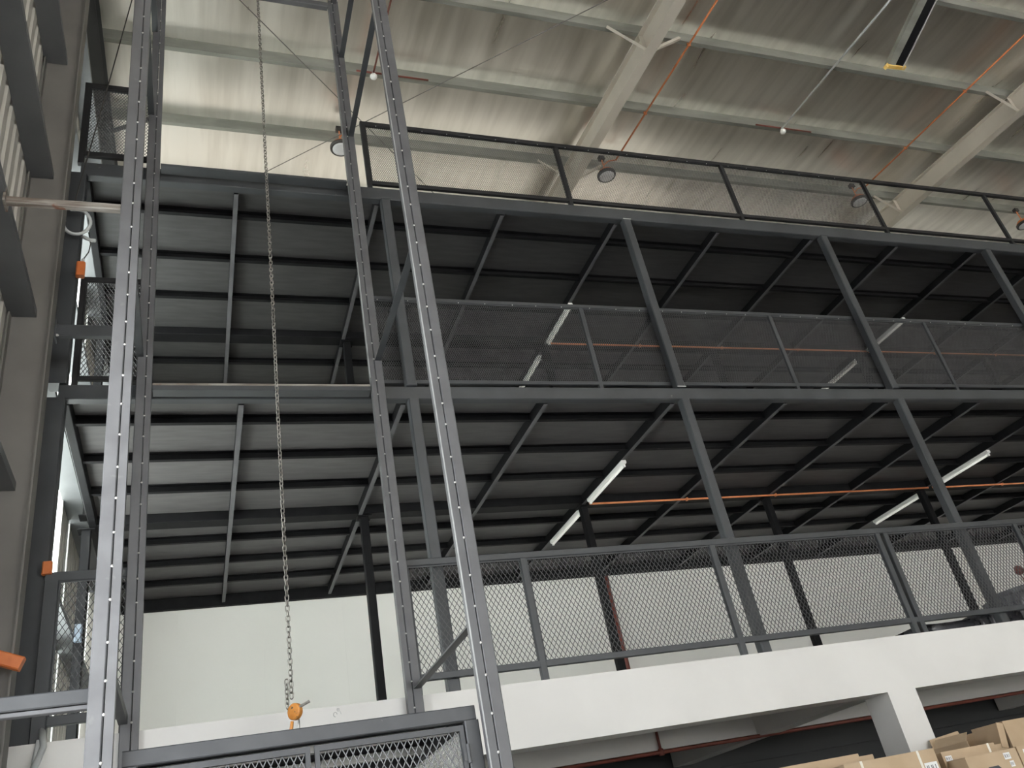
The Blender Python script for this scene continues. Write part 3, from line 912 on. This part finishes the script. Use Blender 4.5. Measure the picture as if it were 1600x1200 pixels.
MB().tube([(-1.30, 6.1, 2.50), (-1.15, 6.15, 2.52), (-1.05, 6.35, 2.58), (-.98, 6.6, 2.72), (-.96, 6.85, 2.93), (-1.0, 6.98, 3.08)], .022, 10).build('hose', 'pvc', hz, smooth=True)
MB().tube([(-1.0, 6.91, 2.99), (-1.02, 6.915, 2.85), (-1.04, 6.91, 2.5), (-1.05, 6.9, 2.2)], .016, 8).build('branch_hose', 'pvc', hz, smooth=True)
o = MB().bar((-1.15, 9.865, 4.52), (-1.15, 9.865, 4.70), .075, .07, up=(0, 1, 0), c=.012).build('switch_box', 'bluebox')
tag(o, 'blue grey switch box on an inner column behind the short lower railing', 'switch box')
o = MB().tube([(-.52, 6.6, 12.0), (-.72, 6.7, 10.9), (-.93, 6.8, 9.3), (-1.12, 6.9, 7.95)], .007, 6).build('hanging_cable', 'housing')
tag(o, 'thin black cable hanging from the roof down to the looped conduit', 'cable')

# ================================================================== GOODS
def lump(name, label, c, s, m, mat_noise=.08, cat='bundle', group=None):
    bm = bmesh.new()
    bmesh.ops.create_cube(bm, size=1)
    bmesh.ops.bevel(bm, geom=bm.edges[:], offset=.16, segments=3, affect='EDGES')
    bmesh.ops.subdivide_edges(bm, edges=bm.edges[:], cuts=2, use_grid_fill=True)
    rnd = random.Random(hash(label) % 1000 if False else len(label) * 7)
    for v in bm.verts:
        n = math.sin(v.co.x * 9 + len(label)) * math.sin(v.co.z * 11) * math.sin(v.co.y * 7 + 1)
        v.co *= 1 + mat_noise * n
        v.co.z = max(v.co.z, -.5)
        v.co.x *= s[0]
        v.co.y *= s[1]
        v.co.z *= s[2]
    me = bpy.data.meshes.new(name)
    bm.to_mesh(me)
    bm.free()
    me.polygons.foreach_set('use_smooth', [True] * len(me.polygons))
    me.materials.append(M[m])
    o = bpy.data.objects.new(name, me)
    o.location = (c[0], c[1], c[2] + s[2] / 2)
    COL.objects.link(o)
    tag(o, label, cat, group)
    return o


lump('wrapped_bundle', 'low flat black wrapped bundle behind the lower railing, left of the others', (7.72, 7.52, F1), (1.0, .5, .16), 'wrap', group='wrapped bundles on the concrete floor')
lump('wrapped_bundle', 'middle black wrapped bundle behind the lower railing', (8.62, 7.60, F1), (.70, .5, .24), 'wrap', group='wrapped bundles on the concrete floor')
lump('wrapped_bundle', 'tall smoky plastic wrapped bundle at the right border behind the lower railing', (9.62, 7.75, F1), (1.10, .7, .52), 'clearwrap', group='wrapped bundles on the concrete floor')


def carton(label, x0, x1, y0, y1, z0, z1, tape_x=None, labels=(), tape2=None, seam=None):
    c = thing('cardboard_box', label, 'box', ((x0 + x1) / 2, (y0 + y1) / 2, z0), 'stacked cardboard boxes')
    MB().bar(((x0 + x1) / 2, y0, (z0 + z1) / 2), ((x0 + x1) / 2, y1, (z0 + z1) / 2), x1 - x0, z1 - z0, c=.004).build('carton', 'card', c)
    for t in (tape_x, tape2):
        if t is None:
            continue
        q = MB().box(t - .012, t + .012, y0 - .002, y0 - .0005, z0, z1)
        q.box(t - .012, t + .012, y0 - .002, y1, z1, z1 + .002)
        q.build('strap', 'tape', c)
    for (lx, lz, lw, lh) in labels:
        l = MB().box(lx, lx + lw, y0 - .0025, y0 - .0005, lz, lz + lh).build('paper_label', 'paper', c)
        q = MB()
        for j in range(7):
            if j % 3 != 2:
                q.box(lx + lw * (.12 + .11 * j), lx + lw * (.12 + .11 * j) + lw * .05, y0 - .0032, y0 - .0026, lz + lh * .25, lz + lh * .75)
        q.build('printing', 'ink', l)
    if seam:
        MB().box(x0 - .003, x1 + .003, y0 - .003, y1 + .003, seam, z1 + .003).build('lid', 'card', c)
    return c


for x0, x1, y0, y1 in ((4.70, 5.75, 5.96, 6.38), (5.80, 6.43, 5.96, 6.38), (6.44, 7.05, 5.96, 6.38),
                       (4.20, 5.27, 6.41, 6.88), (5.30, 5.95, 6.41, 6.88), (5.98, 6.85, 6.41, 6.88), (6.89, 7.55, 6.41, 6.88)):
    carton('large plain cardboard carton at the bottom of the box pile', x0, x1, y0, y1, .001, 1.30)
ZB = 1.301
carton('cardboard box with two pale straps and a paper label, in front of the concrete column', 4.76, 5.68, 6.06, 6.36, ZB, 1.887, tape_x=5.505, tape2=4.93, labels=((5.53, 1.71, .13, .08),))
carton('taller plain cardboard box at the left end of the pile, behind the strapped box', 4.22, 5.235, 6.43, 6.76, ZB, 1.968)
carton('narrow cardboard box just left of the concrete column, half hidden', 5.33, 5.48, 6.55, 6.75, ZB, 1.950)
carton('cardboard box with one strap and a paper label right of the concrete column', 5.86, 6.46, 6.19, 6.385, ZB, 1.850, tape_x=6.385, labels=((5.885, 1.775, .07, .04),))
f = carton('front cardboard box with hand hole and two small paper labels, lower right corner', 5.87, 6.43, 5.97, 6.17, ZB, 1.773, labels=((6.275, 1.70, .07, .05), (6.31, 1.64, .045, .045)))
MB().bar((6.125, 5.9685, 1.645), (6.125, 5.9695, 1.645), .145, .05, c=.02).build('hand_hole', 'ink', f)
carton('cardboard box cut by the right border in the front row', 6.445, 7.0, 5.97, 6.30, ZB, 1.778, labels=((6.50, 1.70, .09, .05),))
carton('closed cardboard box at the right border, topmost of the pile behind the open box', 6.90, 7.50, 6.42, 6.80, ZB, 2.010, seam=1.935)
ob = thing('cardboard_box', 'open cardboard box with raised flaps right of the concrete column', 'box', (6.5, 6.65, ZB), 'stacked cardboard boxes')
MB().box(6.42, 6.84, 6.43, 6.86, ZB, ZB + .006).build('bottom', 'card', ob)
MB().box(6.42, 6.84, 6.854, 6.86, ZB + .006, 1.93).build('back_panel', 'card', ob)
MB().box(6.42, 6.426, 6.43, 6.854, ZB + .006, 1.91).build('side_panel', 'card', ob)
MB().box(6.834, 6.84, 6.43, 6.854, ZB + .006, 1.98).build('side_panel', 'card', ob)
MB().box(6.426, 6.834, 6.43, 6.436, ZB + .006, 1.84).build('front_panel', 'card', ob)
MB().bar((6.815, 6.425, 1.80), (6.865, 6.425, 2.005), .075, .006, up=(0, 1, 0), c=.001).build('corner_flap', 'card', ob)
MB().add([(6.43, 6.86, 1.93), (6.83, 6.86, 1.93), (6.83, 6.90, 2.03), (6.45, 6.89, 1.995),
          (6.43, 6.866, 1.93), (6.83, 6.866, 1.93), (6.83, 6.906, 2.03), (6.45, 6.896, 1.995)],
         [(0, 3, 2, 1), (4, 5, 6, 7), (0, 1, 5, 4), (1, 2, 6, 5), (2, 3, 7, 6), (3, 0, 4, 7)]).build('back_flap', 'card', ob)
MB().add([(6.42, 6.44, 1.91), (6.42, 6.85, 1.91), (6.48, 6.85, 1.985), (6.47, 6.44, 1.98),
          (6.426, 6.44, 1.91), (6.426, 6.85, 1.91), (6.486, 6.85, 1.985), (6.476, 6.44, 1.98)],
         [(0, 3, 2, 1), (4, 5, 6, 7), (0, 1, 5, 4), (1, 2, 6, 5), (2, 3, 7, 6), (3, 0, 4, 7)]).build('side_flap', 'card', ob)

# helper property is not part of the scene
for o in scene.objects:
    if '_w' in o:
        del o['_w']
